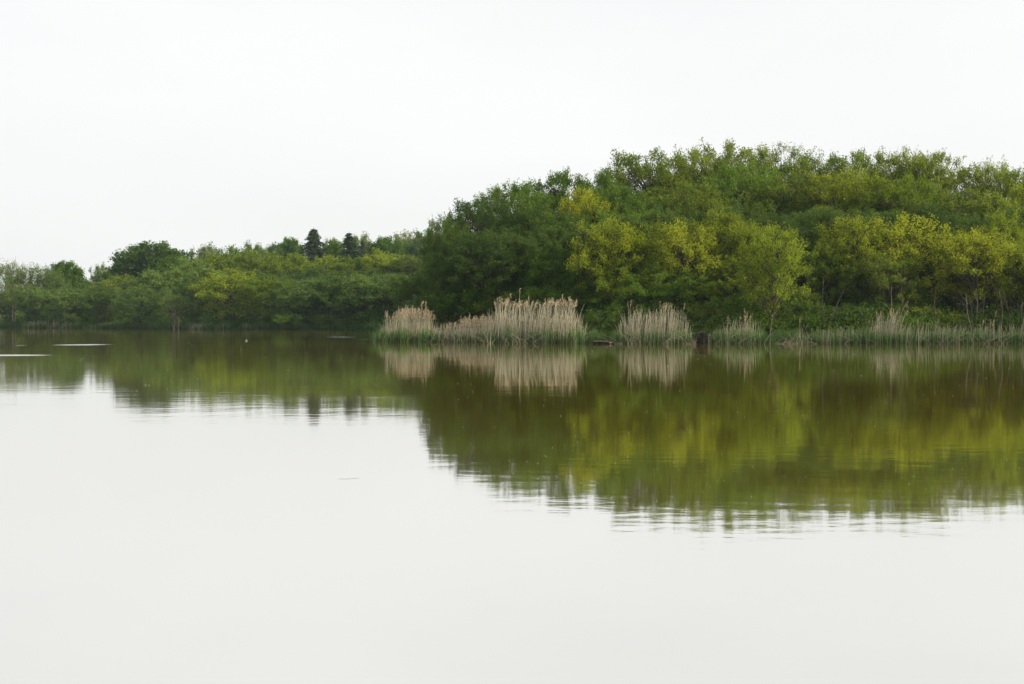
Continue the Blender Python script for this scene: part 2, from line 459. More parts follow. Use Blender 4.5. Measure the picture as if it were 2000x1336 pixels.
WK = dict(tall=1.45, sparse=1.4, front=1.3, legs=1.3, lean=1.3, shrub=1.15, far=1.3, farlegs=1.2, maple=1.15, spruce=2.5)
def plant(kind, px, top, w, D, label, mat, name='tree', cat='tree', group=None, var=None, yaw=None, sink=0.):
    lr = random.Random(round(px * 7 + top * 13 + D)); lst = P[kind]; k = (lr.randrange(len(lst)) if var is None else var) % len(lst); pr_ = lst[k]
    X, Y = pos(px, D); z = float(ground(X, Y)) - .08 - sink
    Hh = topz(top, D) - z; sz = Hh / (pr_['H'] * (.965 if kind in ('tall', 'sparse') else 1.0)); sr = (w / 2) * D / F / pr_['R'] * WK[kind]
    t = empty(name, (X, Y, z))
    t.scale = (sr, sr, sz)
    t.rotation_euler = (0, 0, lr.uniform(0, 6.28) if yaw is None else yaw)
    tag(t, label, cat, group)
    link('trunk', pr_['trunk'], t)
    c = link('crown', pr_['crown'], t)
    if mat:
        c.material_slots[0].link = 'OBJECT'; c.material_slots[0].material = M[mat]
    return t

WR = 'trees of the wood on the right bank'
WF = 'trees of the wood across the water on the left'
# kind, x, top y, width px, distance, leaves (sun and shade partly put into their colour), label
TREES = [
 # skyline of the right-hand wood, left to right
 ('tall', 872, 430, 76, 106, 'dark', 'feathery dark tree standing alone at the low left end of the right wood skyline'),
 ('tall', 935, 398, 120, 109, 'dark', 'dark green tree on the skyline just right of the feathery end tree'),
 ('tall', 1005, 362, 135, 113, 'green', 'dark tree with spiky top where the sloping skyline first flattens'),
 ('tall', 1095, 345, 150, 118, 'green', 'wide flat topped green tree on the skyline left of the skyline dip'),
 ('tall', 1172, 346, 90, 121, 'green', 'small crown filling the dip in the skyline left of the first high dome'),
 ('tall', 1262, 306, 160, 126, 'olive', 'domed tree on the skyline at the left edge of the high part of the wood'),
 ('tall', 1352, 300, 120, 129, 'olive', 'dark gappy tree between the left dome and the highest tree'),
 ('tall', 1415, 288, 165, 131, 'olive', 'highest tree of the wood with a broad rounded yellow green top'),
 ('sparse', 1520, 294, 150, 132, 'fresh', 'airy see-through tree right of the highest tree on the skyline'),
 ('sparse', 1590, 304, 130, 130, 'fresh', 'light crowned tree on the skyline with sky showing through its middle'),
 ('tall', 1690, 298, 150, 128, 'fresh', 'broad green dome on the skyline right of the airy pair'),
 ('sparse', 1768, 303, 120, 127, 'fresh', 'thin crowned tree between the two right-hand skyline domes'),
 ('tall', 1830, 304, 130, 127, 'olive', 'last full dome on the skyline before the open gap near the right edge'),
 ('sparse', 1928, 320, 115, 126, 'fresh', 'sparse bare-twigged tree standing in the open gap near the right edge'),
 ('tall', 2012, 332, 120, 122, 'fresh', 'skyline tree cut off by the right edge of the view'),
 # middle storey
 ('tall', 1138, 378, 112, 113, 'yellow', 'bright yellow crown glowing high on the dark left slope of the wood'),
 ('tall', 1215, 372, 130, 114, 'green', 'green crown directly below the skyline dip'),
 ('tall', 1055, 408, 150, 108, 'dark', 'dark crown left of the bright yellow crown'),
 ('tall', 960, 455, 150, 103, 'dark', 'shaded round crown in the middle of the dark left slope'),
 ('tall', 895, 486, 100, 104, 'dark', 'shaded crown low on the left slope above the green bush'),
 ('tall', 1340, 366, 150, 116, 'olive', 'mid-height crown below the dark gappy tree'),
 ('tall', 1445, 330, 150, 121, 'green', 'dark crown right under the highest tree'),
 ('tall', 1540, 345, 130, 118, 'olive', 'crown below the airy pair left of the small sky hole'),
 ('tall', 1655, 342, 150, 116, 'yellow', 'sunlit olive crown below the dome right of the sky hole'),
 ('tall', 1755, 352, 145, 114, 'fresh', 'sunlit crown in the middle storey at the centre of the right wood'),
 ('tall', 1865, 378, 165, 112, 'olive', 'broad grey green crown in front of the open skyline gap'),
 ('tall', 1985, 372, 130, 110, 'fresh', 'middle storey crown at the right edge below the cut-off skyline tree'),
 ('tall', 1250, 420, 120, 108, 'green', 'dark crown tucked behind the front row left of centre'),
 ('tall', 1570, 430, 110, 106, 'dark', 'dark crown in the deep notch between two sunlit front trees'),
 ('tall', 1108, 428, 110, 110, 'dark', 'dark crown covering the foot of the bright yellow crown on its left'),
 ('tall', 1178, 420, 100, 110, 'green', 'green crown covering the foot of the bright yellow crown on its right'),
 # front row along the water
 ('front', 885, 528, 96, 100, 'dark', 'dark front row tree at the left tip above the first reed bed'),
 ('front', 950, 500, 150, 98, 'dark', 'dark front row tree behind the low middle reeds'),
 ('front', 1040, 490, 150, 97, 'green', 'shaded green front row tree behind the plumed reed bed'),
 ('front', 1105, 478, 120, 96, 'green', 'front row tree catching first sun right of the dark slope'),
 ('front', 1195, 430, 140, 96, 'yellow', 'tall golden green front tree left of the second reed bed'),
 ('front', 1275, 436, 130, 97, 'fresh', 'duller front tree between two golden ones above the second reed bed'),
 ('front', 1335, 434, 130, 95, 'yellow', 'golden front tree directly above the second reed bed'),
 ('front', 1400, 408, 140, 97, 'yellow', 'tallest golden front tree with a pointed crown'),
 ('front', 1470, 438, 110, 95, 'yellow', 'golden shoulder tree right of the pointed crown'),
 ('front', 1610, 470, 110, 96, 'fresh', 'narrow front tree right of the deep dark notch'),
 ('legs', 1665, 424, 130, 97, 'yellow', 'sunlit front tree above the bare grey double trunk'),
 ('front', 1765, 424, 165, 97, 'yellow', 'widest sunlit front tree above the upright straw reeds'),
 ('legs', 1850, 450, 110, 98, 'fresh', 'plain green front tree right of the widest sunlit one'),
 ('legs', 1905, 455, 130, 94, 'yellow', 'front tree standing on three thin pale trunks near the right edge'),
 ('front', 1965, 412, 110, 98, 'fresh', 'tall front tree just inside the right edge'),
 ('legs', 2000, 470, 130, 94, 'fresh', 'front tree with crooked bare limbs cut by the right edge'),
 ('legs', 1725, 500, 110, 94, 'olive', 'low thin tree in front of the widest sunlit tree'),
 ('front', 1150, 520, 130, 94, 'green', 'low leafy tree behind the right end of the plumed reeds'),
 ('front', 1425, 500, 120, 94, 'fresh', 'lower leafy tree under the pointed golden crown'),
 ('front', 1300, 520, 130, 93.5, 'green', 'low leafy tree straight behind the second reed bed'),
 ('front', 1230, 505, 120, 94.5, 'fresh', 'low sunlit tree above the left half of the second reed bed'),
 # understorey bushes
 ('shrub', 903, 562, 125, 98, 'green', 'bright green rounded bush behind the low middle reeds'),
 ('shrub', 838, 578, 90, 101, 'dark', 'dark bush behind the first reed bed'),
 ('shrub', 1000, 570, 120, 96, 'dark', 'dark bush behind the left half of the plumed reed bed'),
 ('shrub', 1075, 562, 120, 95, 'green', 'green bush behind the right half of the plumed reed bed'),
 ('shrub', 1178, 606, 75, 91.5, 'dark', 'low dark bush in the gap between the two tall reed beds'),
 ('shrub', 1250, 566, 100, 93, 'green', 'green bush over the left end of the second reed bed'),
 ('shrub', 1372, 590, 80, 92, 'olive', 'olive bush over the black peat hollow'),
 ('shrub', 1440, 575, 110, 92.5, 'green', 'green bush behind the short third reed bed'),
 ('shrub', 1570, 590, 100, 92.5, 'green', 'green bush right of the leaning pale trunk'),
 ('shrub', 1650, 598, 100, 92.5, 'dark', 'dark bush at the foot of the bare grey double trunk'),
 ('shrub', 1720, 592, 100, 93.5, 'green', 'green bush left of the upright straw reeds'),
 ('shrub', 1810, 600, 100, 93.5, 'olive', 'olive bush behind the upright straw reeds'),
 ('shrub', 1862, 612, 70, 92.5, 'yellow', 'small yellow green bush in the bank grass left of the pale trunks'),
 ('shrub', 1940, 606, 80, 93, 'green', 'green bush between the pale trunks and the right edge'),
 # left wood, skyline
 ('farlegs', 18, 512, 70, 252, 'farpale', 'pale half-bare tree at the left edge of the far bank skyline'),
 ('farlegs', 60, 520, 80, 249, 'far', 'loose topped tree with a tall pale trunk at the far left'),
 ('farlegs', 100, 528, 60, 247, 'far', 'thin topped tree on a sunlit trunk left of the dark leafy dome'),
 ('maple', 128, 510, 80, 262, 'green', 'small dark leafy dome on the low left skyline'),
 ('far', 195, 516, 42, 330, 'farpale', 'little pale tree standing in the skyline gap by the meadow'),
 ('far', 222, 520, 50, 325, 'farpale', 'bluish pale tree beside the left foot of the great dark dome'),
 ('maple', 300, 473, 165, 282, 'dark', 'great round dark green tree rising above the far bank'),
 ('maple', 345, 500, 90, 276, 'green', 'lit green shoulder tree right of the great dark dome'),
 ('far', 402, 478, 66, 292, 'farpale', 'pale olive tree on the skyline right of the great dark dome'),
 ('far', 448, 482, 80, 285, 'far', 'skyline tree midway between the great dark dome and the spruces'),
 ('far', 492, 474, 66, 290, 'far', 'dark tipped tree on the skyline left of the spruces'),
 ('far', 528, 478, 60, 296, 'dark', 'dark little tree on the skyline beside the spruces'),
 ('maple', 566, 464, 62, 335, 'green', 'round green tree just left of the biggest spruce'),
 ('spruce', 613, 444, 60, 312, 'spruce', 'biggest dark pointed spruce on the left skyline'),
 ('maple', 648, 466, 56, 345, 'green', 'yellow green broadleaf crown between the two larger spruces'),
 ('spruce', 682, 452, 48, 312, 'spruce', 'second dark spruce right of the biggest one'),
 ('spruce', 709, 466, 26, 312, 'spruce', 'smallest spruce tip right of the second spruce'),
 ('far', 706, 458, 70, 350, 'farpale', 'pale leafy crown rising behind the smallest spruce'),
 ('maple', 752, 462, 70, 345, 'green', 'bluish green crown right of the spruces'),
 ('far', 798, 455, 76, 360, 'farpale', 'hazy pale crown on the far skyline near the right wood'),
 ('far', 840, 450, 90, 350, 'far', 'hazy skyline tree touching the left end of the right wood'),
 # left wood, middle
 ('far', 180, 548, 90, 240, 'far', 'low shaded tree below the skyline gap by the meadow'),
 ('far', 240, 540, 100, 236, 'olive', 'olive topped tree under the left half of the great dark dome'),
 ('far', 310, 528, 110, 234, 'far', 'low wide tree under the great dark dome'),
 ('far', 372, 508, 100, 238, 'far', 'grey green tree right below the lit shoulder tree'),
 ('far', 430, 494, 100, 248, 'fresh', 'sunlit tree below the skyline left of the spruces'),
 ('far', 500, 488, 110, 250, 'fresh', 'sunlit broad crown left of the three spruces'),
 ('far', 560, 496, 100, 254, 'fresh', 'bright olive crown below the biggest spruce to its left'),
 ('far', 625, 500, 110, 256, 'fresh', 'sunlit crown straight below the biggest spruce'),
 ('far', 690, 500, 100, 256, 'fresh', 'bright crown straight below the second spruce'),
 ('far', 748, 490, 100, 254, 'fresh', 'sunlit crown below the bluish green crown'),
 ('far', 808, 500, 100, 250, 'olive', 'olive crown in the corner beside the right wood'),
 # left wood, along the water
 ('farlegs', 28, 552, 70, 245, 'far', 'thin waterside tree at the far left with a leaning stem'),
 ('far', 75, 560, 80, 241, 'far', 'waterside tree behind the long low far reed bed'),
 ('far', 140, 565, 80, 234, 'far', 'waterside tree behind the single pale reed tuft'),
 ('far', 205, 562, 90, 226, 'dark', 'dark waterside tree right of the single pale reed tuft'),
 ('far', 275, 558, 90, 219, 'far', 'waterside tree under the great dark dome'),
 ('farlegs', 345, 575, 60, 210, 'far', 'waterside tree with several stems fanning out to the left'),
 ('far', 380, 545, 66, 215, 'dark', 'dark waterside tree beside the black gap in the far wood'),
 ('far', 455, 528, 120, 209, 'fresh', 'brightest waterside tree of the far wood with a golden top'),
 ('far', 525, 540, 110, 206, 'fresh', 'sunlit topped waterside tree right of the brightest one'),
 ('far', 592, 545, 110, 203, 'far', 'waterside tree between the golden topped one and the dark arch'),
 ('far', 655, 540, 100, 203, 'dark', 'dark arching waterside tree left of the first reed bed'),
 ('far', 715, 536, 110, 201, 'far', 'round shaded waterside tree straight behind the reed tip'),
 ('far', 775, 538, 110, 199, 'far', 'shaded waterside tree where the far wood meets the right wood'),
 ('shrub', 560, 612, 60, 200, 'green', 'low green bush on the far bank under the shaded trees'),
 ('shrub', 455, 625, 36, 206, 'green', 'tiny round green bush at the far water edge'),
 ('shrub', 640, 615, 60, 199, 'dark', 'low dark bush at the far water edge under the arching tree'),
]
for (kd, px, top, w, D, mt, lb) in TREES:
    if px > 800 and D < 140:
        if kd == 'shrub': D += 4.5 if px < 1150 else 2.0
        if kd in ('front', 'legs'): D += 6.5 if px < 1170 else 3.0
    tagged = WR if (px > 830 and D < 140) else WF
    nm = {'maple': 'broadleaf_tree', 'spruce': 'spruce_tree', 'shrub': 'bush', 'sparse': 'alder_tree', 'tall': 'alder_tree', 'far': 'willow_tree', 'farlegs': 'willow_tree'}.get(kd, 'willow_tree')
    cat = 'bush' if kd == 'shrub' else ('spruce' if kd == 'spruce' else 'tree')
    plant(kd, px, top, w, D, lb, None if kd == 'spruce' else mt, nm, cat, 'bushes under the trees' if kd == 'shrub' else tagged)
plant('lean', 1502, 446, 105, 92.3, 'tree on a single pale trunk leaning to the right above the third reed bed', 'fresh', 'willow_tree', 'tree', WR, 0, 0.0)

for i in range(52):
    px = 868 + i * 24 + rng.uniform(-10, 10); D = float(bankD(px)) + rng.uniform(7, 14)
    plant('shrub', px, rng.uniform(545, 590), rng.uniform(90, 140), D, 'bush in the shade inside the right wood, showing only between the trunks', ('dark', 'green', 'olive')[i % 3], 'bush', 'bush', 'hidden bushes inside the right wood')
# depth of the woods: trees that only show in slivers between the others
for i in range(34):
    px = 850 + i * 37 + rng.uniform(-12, 12); D = float(bankD(px)) + rng.uniform(12, 18)
    tp = np.interp(px, [840, 1000, 1200, 1400, 2100], [520, 450, 430, 400, 410]) + rng.uniform(0, 30)
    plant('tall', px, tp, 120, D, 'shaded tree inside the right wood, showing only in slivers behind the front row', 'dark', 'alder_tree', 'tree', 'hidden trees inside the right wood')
for i in range(26):
    px = 20 + i * 32 + rng.uniform(-10, 10); D = np.interp(px, [0, 800], [258, 222]) + rng.uniform(-3, 8)
    tp = np.interp(px, [0, 200, 400, 600, 800], [560, 562, 535, 522, 530]) + rng.uniform(0, 14)
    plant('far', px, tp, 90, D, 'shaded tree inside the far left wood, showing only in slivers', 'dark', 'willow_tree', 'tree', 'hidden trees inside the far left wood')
# trees that carry on past the edges of the frame (they shade and complete the wood)
for i in range(16):
    px = 2075 + (i % 8) * 85; D = (95, 118)[i // 8] + rng.uniform(-2, 3)
    plant(('front', 'tall')[i // 8], px, (440, 330)[i // 8] + rng.uniform(-15, 15), 140, D, 'tree of the right wood carrying on past the right edge of the view', 'olive', 'alder_tree', 'tree', 'trees past the right edge')

# ------------------------------------------------------------------ reeds
def blades(mb, B, Hh, lean, wd, g, K=4, droop=.25):
    """thin three-sided tapering stems or leaves"""
    n_ = len(B); t = np.linspace(0, 1, K)
    Pp = B[:, None, :] + np.zeros((n_, K, 3))
    Pp[:, :, 2] += Hh[:, None] * (t - droop * .4 * (t ** 3))[None]
    Pp[:, :, :2] += (lean[:, None, :] * Hh[:, None, None]) * (t ** 1.6)[None, :, None]
    tubes(mb, Pp, wd[:, None] * (1 - .75 * t)[None], 3)
    return Pp[:, -1, :]

def bed(px0, px1, hfun, D, depth, dens, label, green=1.2, gdens=1.0, plumes=.5, dry=1.0, thick=.013, group='reed beds at the water edge', seed=0, lean=(.05, 0), broken=20, name='reed_bed', swidth=.014, off=0.):
    g = np.random.default_rng(500 + seed)
    xm = (px0 + px1) / 2; near_ = D < 150
    if near_: D = float(bankD(max(xm, 850))) - .5 + off
    Xc, Yc = pos(xm, D)
    root = empty(name, (Xc, Yc, 0)); tag(root, label, 'reeds', group)
    wid = (px1 - px0) / F * D
    def pts(n_):
        u = np.clip(g.uniform(0, 1, n_) + g.normal(size=n_) * .22 / wid, -.6 / wid, 1 + .6 / wid); v = g.beta(1.1, 1.4, n_)
        # ragged front edge and clumpy density
        cl = .5 + .5 * np.sin(u * wid * 4.3 + seed) * np.sin(u * wid * 9.7 + 2 * seed)
        k = g.uniform(size=n_) < (.5 + .5 * cl)
        u, v = u[k], v[k]
        ed = .35 * np.sin(u * 23 + seed) + .2 * np.sin(u * 61)
        x = (u - .5) * wid; y = v * depth + ed * .5
        if near_: y = y + bankD(np.maximum(px0 + u * (px1 - px0), 850)) - bankD(max(xm, 850))
        return u, np.stack([x, y, np.full(len(x), -.08)], -1)
    n0 = int(dens * wid * depth * dry * .56)
    if n0 > 0:
        u, B = pts(n0)
        hh = hfun(px0 + u * (px1 - px0)) * g.uniform(.55, 1.05, len(u)) * (1 + .10 * np.sin(u * wid * 3.1 + seed * 2) * np.sin(u * wid * 7.3 + seed)) * np.where(B[:, 1] > 0, 1, 1) * (1 - .45 * np.maximum(np.exp(-u * wid / .5), np.exp(-(1 - u) * wid / .5)) * g.uniform(0, 1, len(u)))
        hh = hh * np.where(g.uniform(size=len(u)) < .03, 1.2, 1.0)
        ln = g.normal(size=(len(u), 2)) * .085 + np.array(lean)
        mb = MB(); tips = blades(mb, B, hh, ln, thick * g.uniform(.6, 1.3, len(u)), g)
        # a few broken, crossing stems near the water
        if broken:
            b = g.integers(len(u), size=broken); bb = B[b].copy(); bb[:, 1] = -.2 * g.uniform(0, 1, broken)
            blades(mb, bb, g.uniform(.25, 1.1, broken), g.normal(size=(broken, 2)) * np.array([1.1, .25]), np.full(broken, thick * 1.1), g)
        link('dry_stems', mb.mesh('dry_stems', M['reed']), root)
        if plumes > 0:
            pk = np.where(hh > np.quantile(hh, 1 - plumes))[0]
            mb = MB(); m_ = 9
            q = np.repeat(tips[pk], m_, 0); s = np.tile(np.linspace(0, 1, m_), len(pk))
            q[:, 2] -= s * .34; dr = np.repeat(g.normal(size=(len(pk), 2)) * .05 + np.array([.03, 0]), m_, 0)
            q[:, :2] += dr * (1 - s)[:, None] + g.normal(size=(len(q), 2)) * .025
            leaves(mb, q, .13, .055, -.2, g)
            link('plumes', mb.mesh('plumes', M['plume']), root)
    ng = int(dens * wid * depth * gdens * .95)
    if ng > 0:
        u, B = pts(ng); B[:, 1] -= .25 * depth * .3
        hh = 1.05 * green * g.uniform(.45, 1.05, len(u)) * (1 + .15 * np.sin(u * 17 + seed))
        ln = g.normal(size=(len(u), 2)) * .10 + np.array([.03, 0])
        mb = MB(); blades(mb, B, hh, ln, 1.5 * swidth * g.uniform(.6, 1.4, len(u)), g, 4, .5)
        link('green_shoots', mb.mesh('green_shoots', M['shoot']), root)
    return root

def hh_(xs, ys): # reed top line from photo pixels (height in metres at 93 m)
    return lambda px: (671 - np.interp(px, xs, ys)) * 101 / F
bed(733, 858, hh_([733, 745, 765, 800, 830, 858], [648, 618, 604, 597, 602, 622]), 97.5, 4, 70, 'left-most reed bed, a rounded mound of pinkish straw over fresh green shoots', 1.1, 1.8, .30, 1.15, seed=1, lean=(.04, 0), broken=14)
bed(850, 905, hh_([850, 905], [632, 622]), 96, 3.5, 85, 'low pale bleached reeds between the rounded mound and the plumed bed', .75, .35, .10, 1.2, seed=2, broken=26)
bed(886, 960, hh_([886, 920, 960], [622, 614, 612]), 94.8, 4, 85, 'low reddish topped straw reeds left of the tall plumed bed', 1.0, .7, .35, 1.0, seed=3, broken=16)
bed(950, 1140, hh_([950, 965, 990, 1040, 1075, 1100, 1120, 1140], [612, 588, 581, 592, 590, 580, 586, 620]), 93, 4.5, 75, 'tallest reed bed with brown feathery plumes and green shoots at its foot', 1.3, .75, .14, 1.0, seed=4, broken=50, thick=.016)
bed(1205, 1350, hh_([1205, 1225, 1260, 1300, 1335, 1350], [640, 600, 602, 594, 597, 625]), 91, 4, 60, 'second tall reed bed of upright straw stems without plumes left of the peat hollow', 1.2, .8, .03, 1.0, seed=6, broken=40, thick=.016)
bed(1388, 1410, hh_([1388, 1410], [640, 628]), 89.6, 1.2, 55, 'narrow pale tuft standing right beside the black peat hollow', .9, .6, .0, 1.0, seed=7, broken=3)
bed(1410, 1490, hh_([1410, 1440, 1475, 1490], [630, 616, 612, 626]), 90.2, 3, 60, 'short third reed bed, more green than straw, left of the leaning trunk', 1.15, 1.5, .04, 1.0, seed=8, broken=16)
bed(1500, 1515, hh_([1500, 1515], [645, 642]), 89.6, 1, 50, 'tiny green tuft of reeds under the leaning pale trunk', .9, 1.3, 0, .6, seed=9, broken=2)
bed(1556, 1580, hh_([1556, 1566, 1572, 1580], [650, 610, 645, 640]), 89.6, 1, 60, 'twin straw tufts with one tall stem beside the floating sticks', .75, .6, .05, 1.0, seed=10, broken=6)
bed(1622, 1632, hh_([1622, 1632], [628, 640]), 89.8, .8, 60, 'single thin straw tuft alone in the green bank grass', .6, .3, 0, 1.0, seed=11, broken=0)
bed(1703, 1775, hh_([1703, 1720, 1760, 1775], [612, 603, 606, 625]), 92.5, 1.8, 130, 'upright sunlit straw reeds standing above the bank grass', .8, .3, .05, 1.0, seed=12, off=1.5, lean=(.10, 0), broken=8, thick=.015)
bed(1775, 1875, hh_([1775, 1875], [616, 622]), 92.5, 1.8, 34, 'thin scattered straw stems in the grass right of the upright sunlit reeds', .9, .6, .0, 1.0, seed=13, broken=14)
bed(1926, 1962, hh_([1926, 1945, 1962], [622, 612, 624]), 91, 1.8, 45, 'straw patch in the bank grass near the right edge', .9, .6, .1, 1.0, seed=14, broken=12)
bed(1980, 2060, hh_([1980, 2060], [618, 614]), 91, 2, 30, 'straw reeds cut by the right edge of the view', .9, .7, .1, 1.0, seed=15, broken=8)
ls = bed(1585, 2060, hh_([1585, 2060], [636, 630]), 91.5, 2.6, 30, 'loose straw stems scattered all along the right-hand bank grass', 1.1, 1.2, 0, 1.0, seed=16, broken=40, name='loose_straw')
tag(ls, kind='stuff')
# far bank
fh = lambda a, b: (lambda px: np.full(np.shape(px), 1.0) * ((a - b) * 225 / F))
FB = 'small reed patches along the far bank'
bed(42, 92, fh(641, 622), 235, 4, 22, 'long low reed bed on the far bank at the left, straw over green', 1.0, 1.3, 0, 1.0, .03, FB, 21, broken=0, swidth=.035)
bed(96, 112, fh(641, 616), 232.5, 2, 40, 'single pale reed tuft right of the long low far bed', .7, .6, 0, 1.0, .03, FB, 22, broken=0, swidth=.035)
bed(114, 160, fh(641, 627), 229, 3, 14, 'faint brownish reeds right of the single pale far tuft', .8, 1.2, 0, 1.0, .03, FB, 23, broken=0, swidth=.035)
bed(163, 205, fh(642, 630), 223, 2, 18, 'far reeds by the green bank spot under the skyline gap', 1.0, 1.2, 0, .8, .03, FB, 24, broken=0, swidth=.035)
bed(372, 402, fh(643, 627), 206, 3, 30, 'straw patch in front of the black gap in the far wood', .7, .6, 0, 1.0, .028, FB, 25, broken=0, swidth=.03)
bed(422, 450, fh(644, 627), 204.5, 2, 34, 'far straw tuft beside the tiny round bush', .8, .8, 0, 1.0, .028, FB, 26, broken=0, swidth=.03)
bed(476, 486, fh(644, 625), 203, 1, 40, 'thin far straw tuft right of the tiny round bush', .8, .8, 0, 1.0, .028, FB, 27, broken=0, swidth=.03)
bed(576, 598, fh(645, 628), 200, 2, 26, 'far straw patch at the foot of the dark waterside trees', .8, .8, 0, 1.0, .028, FB, 28, broken=0, swidth=.03)

# ------------------------------------------------------------------ bank grass and undergrowth
def grass_strip(px0, px1, n_, y0, y1, h0, h1, wd, label, seed):
    g = np.random.default_rng(seed); mb = MB()
    px = g.uniform(px0, px1, n_); s = g.uniform(y0, y1, n_)
    thin = ((px > 1352) & (px < 1392) & (s < 2.2)) | ((px > 1515) & (px < 1600) & (s < .8) & (g.uniform(size=n_) < .8))
    px, s = px[~thin], s[~thin]; n_ = len(px); D = bankD(px) + s
    X = (px - CX) / F * D; z = ground(X, D) - .05
    hh = g.uniform(h0, h1, n_) * (.75 + .35 * np.sin(px * .045) * np.sin(px * .13 + 1))
    blades(mb, np.stack([X, D, z], -1), hh, g.normal(size=(n_, 2)) * .14, wd * g.uniform(.6, 1.3, n_), g, 4, .6)
    o = link('bank_grass', mb.mesh('bank_grass', M['grass']))
    tag(o, label, 'grass', kind='stuff')
grass_strip(1350, 2150, 17000, -.1, 3.5, .4, 1.0, .014, 'dense green grass and sedge along the right water edge', 1)
grass_strip(1130, 1360, 5000, -.1, 4.5, .5, 1.0, .014, 'dark green sedge in the gap behind the floating log', 2)
grass_strip(-60, 830, 12000, -.3, 4.0, .6, 1.5, .03, 'green sedge along the foot of the far left wood', 3)
def undergrowth(px0, px1, n_, s0, s1, hmax, leaf, mat, label, seed):
    g = np.random.default_rng(seed); mb = MB()
    nc = n_ // 60; px = g.uniform(px0, px1, nc); D = bankD(px) + g.uniform(s0, s1, nc)
    X = (px - CX) / F * D; z = ground(X, D)
    hc = g.uniform(.3, 1, nc) * hmax
    q = np.repeat(np.stack([X, D, z + hc * .5], -1), 60, 0)
    q += unit(g.normal(size=q.shape)) * (g.uniform(0, 1, len(q)) ** .4)[:, None] * np.repeat(np.stack([hc * .9, hc * .9, hc * .6], -1), 60, 0)
    leaves(mb, q, leaf, leaf * .8, .5, g)
    tag(link('undergrowth', mb.mesh('undergrowth', M[mat])), label, 'undergrowth', kind='stuff')
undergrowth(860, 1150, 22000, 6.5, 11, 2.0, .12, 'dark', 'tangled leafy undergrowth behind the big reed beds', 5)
undergrowth(1150, 2150, 60000, 2.6, 9, 2.0, .12, 'dark', 'tangled leafy undergrowth beneath the right half of the wood', 7)  # dark leaves here: shade under the trees put into the colour
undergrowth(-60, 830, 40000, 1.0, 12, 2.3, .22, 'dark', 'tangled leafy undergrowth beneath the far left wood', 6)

# ------------------------------------------------------------------ deadwood, log, peat hollow
def stick(mb, a, b, r0, r1, g, K=7, wob=.03):
    a, b = np.array(a, float), np.array(b, float); t = np.linspace(0, 1, K)
    Pp = a + (b - a) * t[:, None]; L = np.linalg.norm(b - a)
    w = g.normal(size=(K, 3)).cumsum(0) * wob * L * .4; w -= np.outer(t, w[-1])
    tubes(mb, (Pp + w)[None], np.linspace(r0, r1, K)[None], 6)
g = np.random.default_rng(77)
X, Y = pos(1181, float(bankD(1181)) - .6)
lg = empty('floating_log', (X, Y, 0)); tag(lg, 'dark rotting log lying in the water between the two tall reed beds', 'log')
mb = MB(); K = 16; t = np.linspace(-1, 1, K)
tubes(mb, np.stack([t * .72, .06 * np.sin(t * 3), .07 + .012 * np.sin(t * 9)], -1)[None], ((.075 + .018 * np.sin(t * 11)) * (1 - .35 * t ** 8))[None], 9)
link('stem', mb.mesh('stem', M['mud'], True), lg)
mb = MB(); stick(mb, (-.7, -.03, .155), (.25, .0, .15), .016, .02, g); stick(mb, (.3, 0, .10), (1.25, .05, .02), .045, .02, g)
link('bleached_side', mb.mesh('bleached_side', M['deadwood'], True), lg)
def branchpile(px, D, label, sticks, name='fallen_branch'):
    D = float(bankD(px)) - .7
    X, Y = pos(px, D); mb = MB()
    for (a, b, r) in sticks: stick(mb, a, b, r * .62, r * .25, g)
    o = link(name, mb.mesh(name, M['deadwood'], True), loc=(X, Y, 0)); tag(o, label, 'branch')
branchpile(1357, 88.0, 'fallen bleached branch fanning out at the right foot of the second reed bed',
    [((0, 0, .0), (-1.2, .3, .38), .028), ((0.05, 0, .02), (-.75, .1, .42), .022), ((.1, 0, 0), (-.5, .4, .75), .02), ((0, 0, .02), (.22, .2, .62), .018), ((-.2, 0, .05), (-1.7, .2, .14), .02), ((-.9, .2, .28), (-1.7, .5, .42), .015)])
branchpile(1580, 87.8, 'fallen forked stick at the foot of the twin straw tufts', [((.55, 0, .0), (-.3, .3, .25), .025), ((.5, 0, .03), (-.2, .1, .10), .018), ((.3, 0, .05), (.05, .3, .45), .014)])
branchpile(1035, 91.6, 'crossed bleached sticks in the foot of the tall plumed reeds', [((-.9, 0, 0), (.35, .2, .95), .022), ((.8, 0, 0), (-.3, .2, 1.15), .02), ((0, 0, .1), (1.9, .2, .55), .02), ((-.3, 0, 0), (-1.2, .3, .8), .016), ((.2, 0, .05), (-.6, .2, .55), .016)])
branchpile(1232, 89.6, 'long pale leaning stick at the left end of the second reed bed', [((.35, 0, 0), (-.85, .3, 2.3), .035), ((.3, 0, .2), (-.2, .4, 1.2), .02)])
branchpile(1545, 88.6, 'tangle of bare twigs lying below the leaning trunk', [((g.uniform(-.6, .6), 0, .0), (g.uniform(-1, 1), .5, g.uniform(.2, 1.0)), .014) for _ in range(14)])
branchpile(1802, 89.2, 'thin bare sticks slanting into the bank grass right of the straw reeds', [((.3 + i * .9, 0, .0), (-.3 + i * .9, .3, g.uniform(.4, .8)), .014) for i in range(-1, 3)])
branchpile(1870, 88.6, 'two short upright pale sticks standing in the water by the grass', [((0, 0, -.1), (-.04, 0, .55), .016), ((.12, 0, -.1), (.14, 0, .45), .014)])
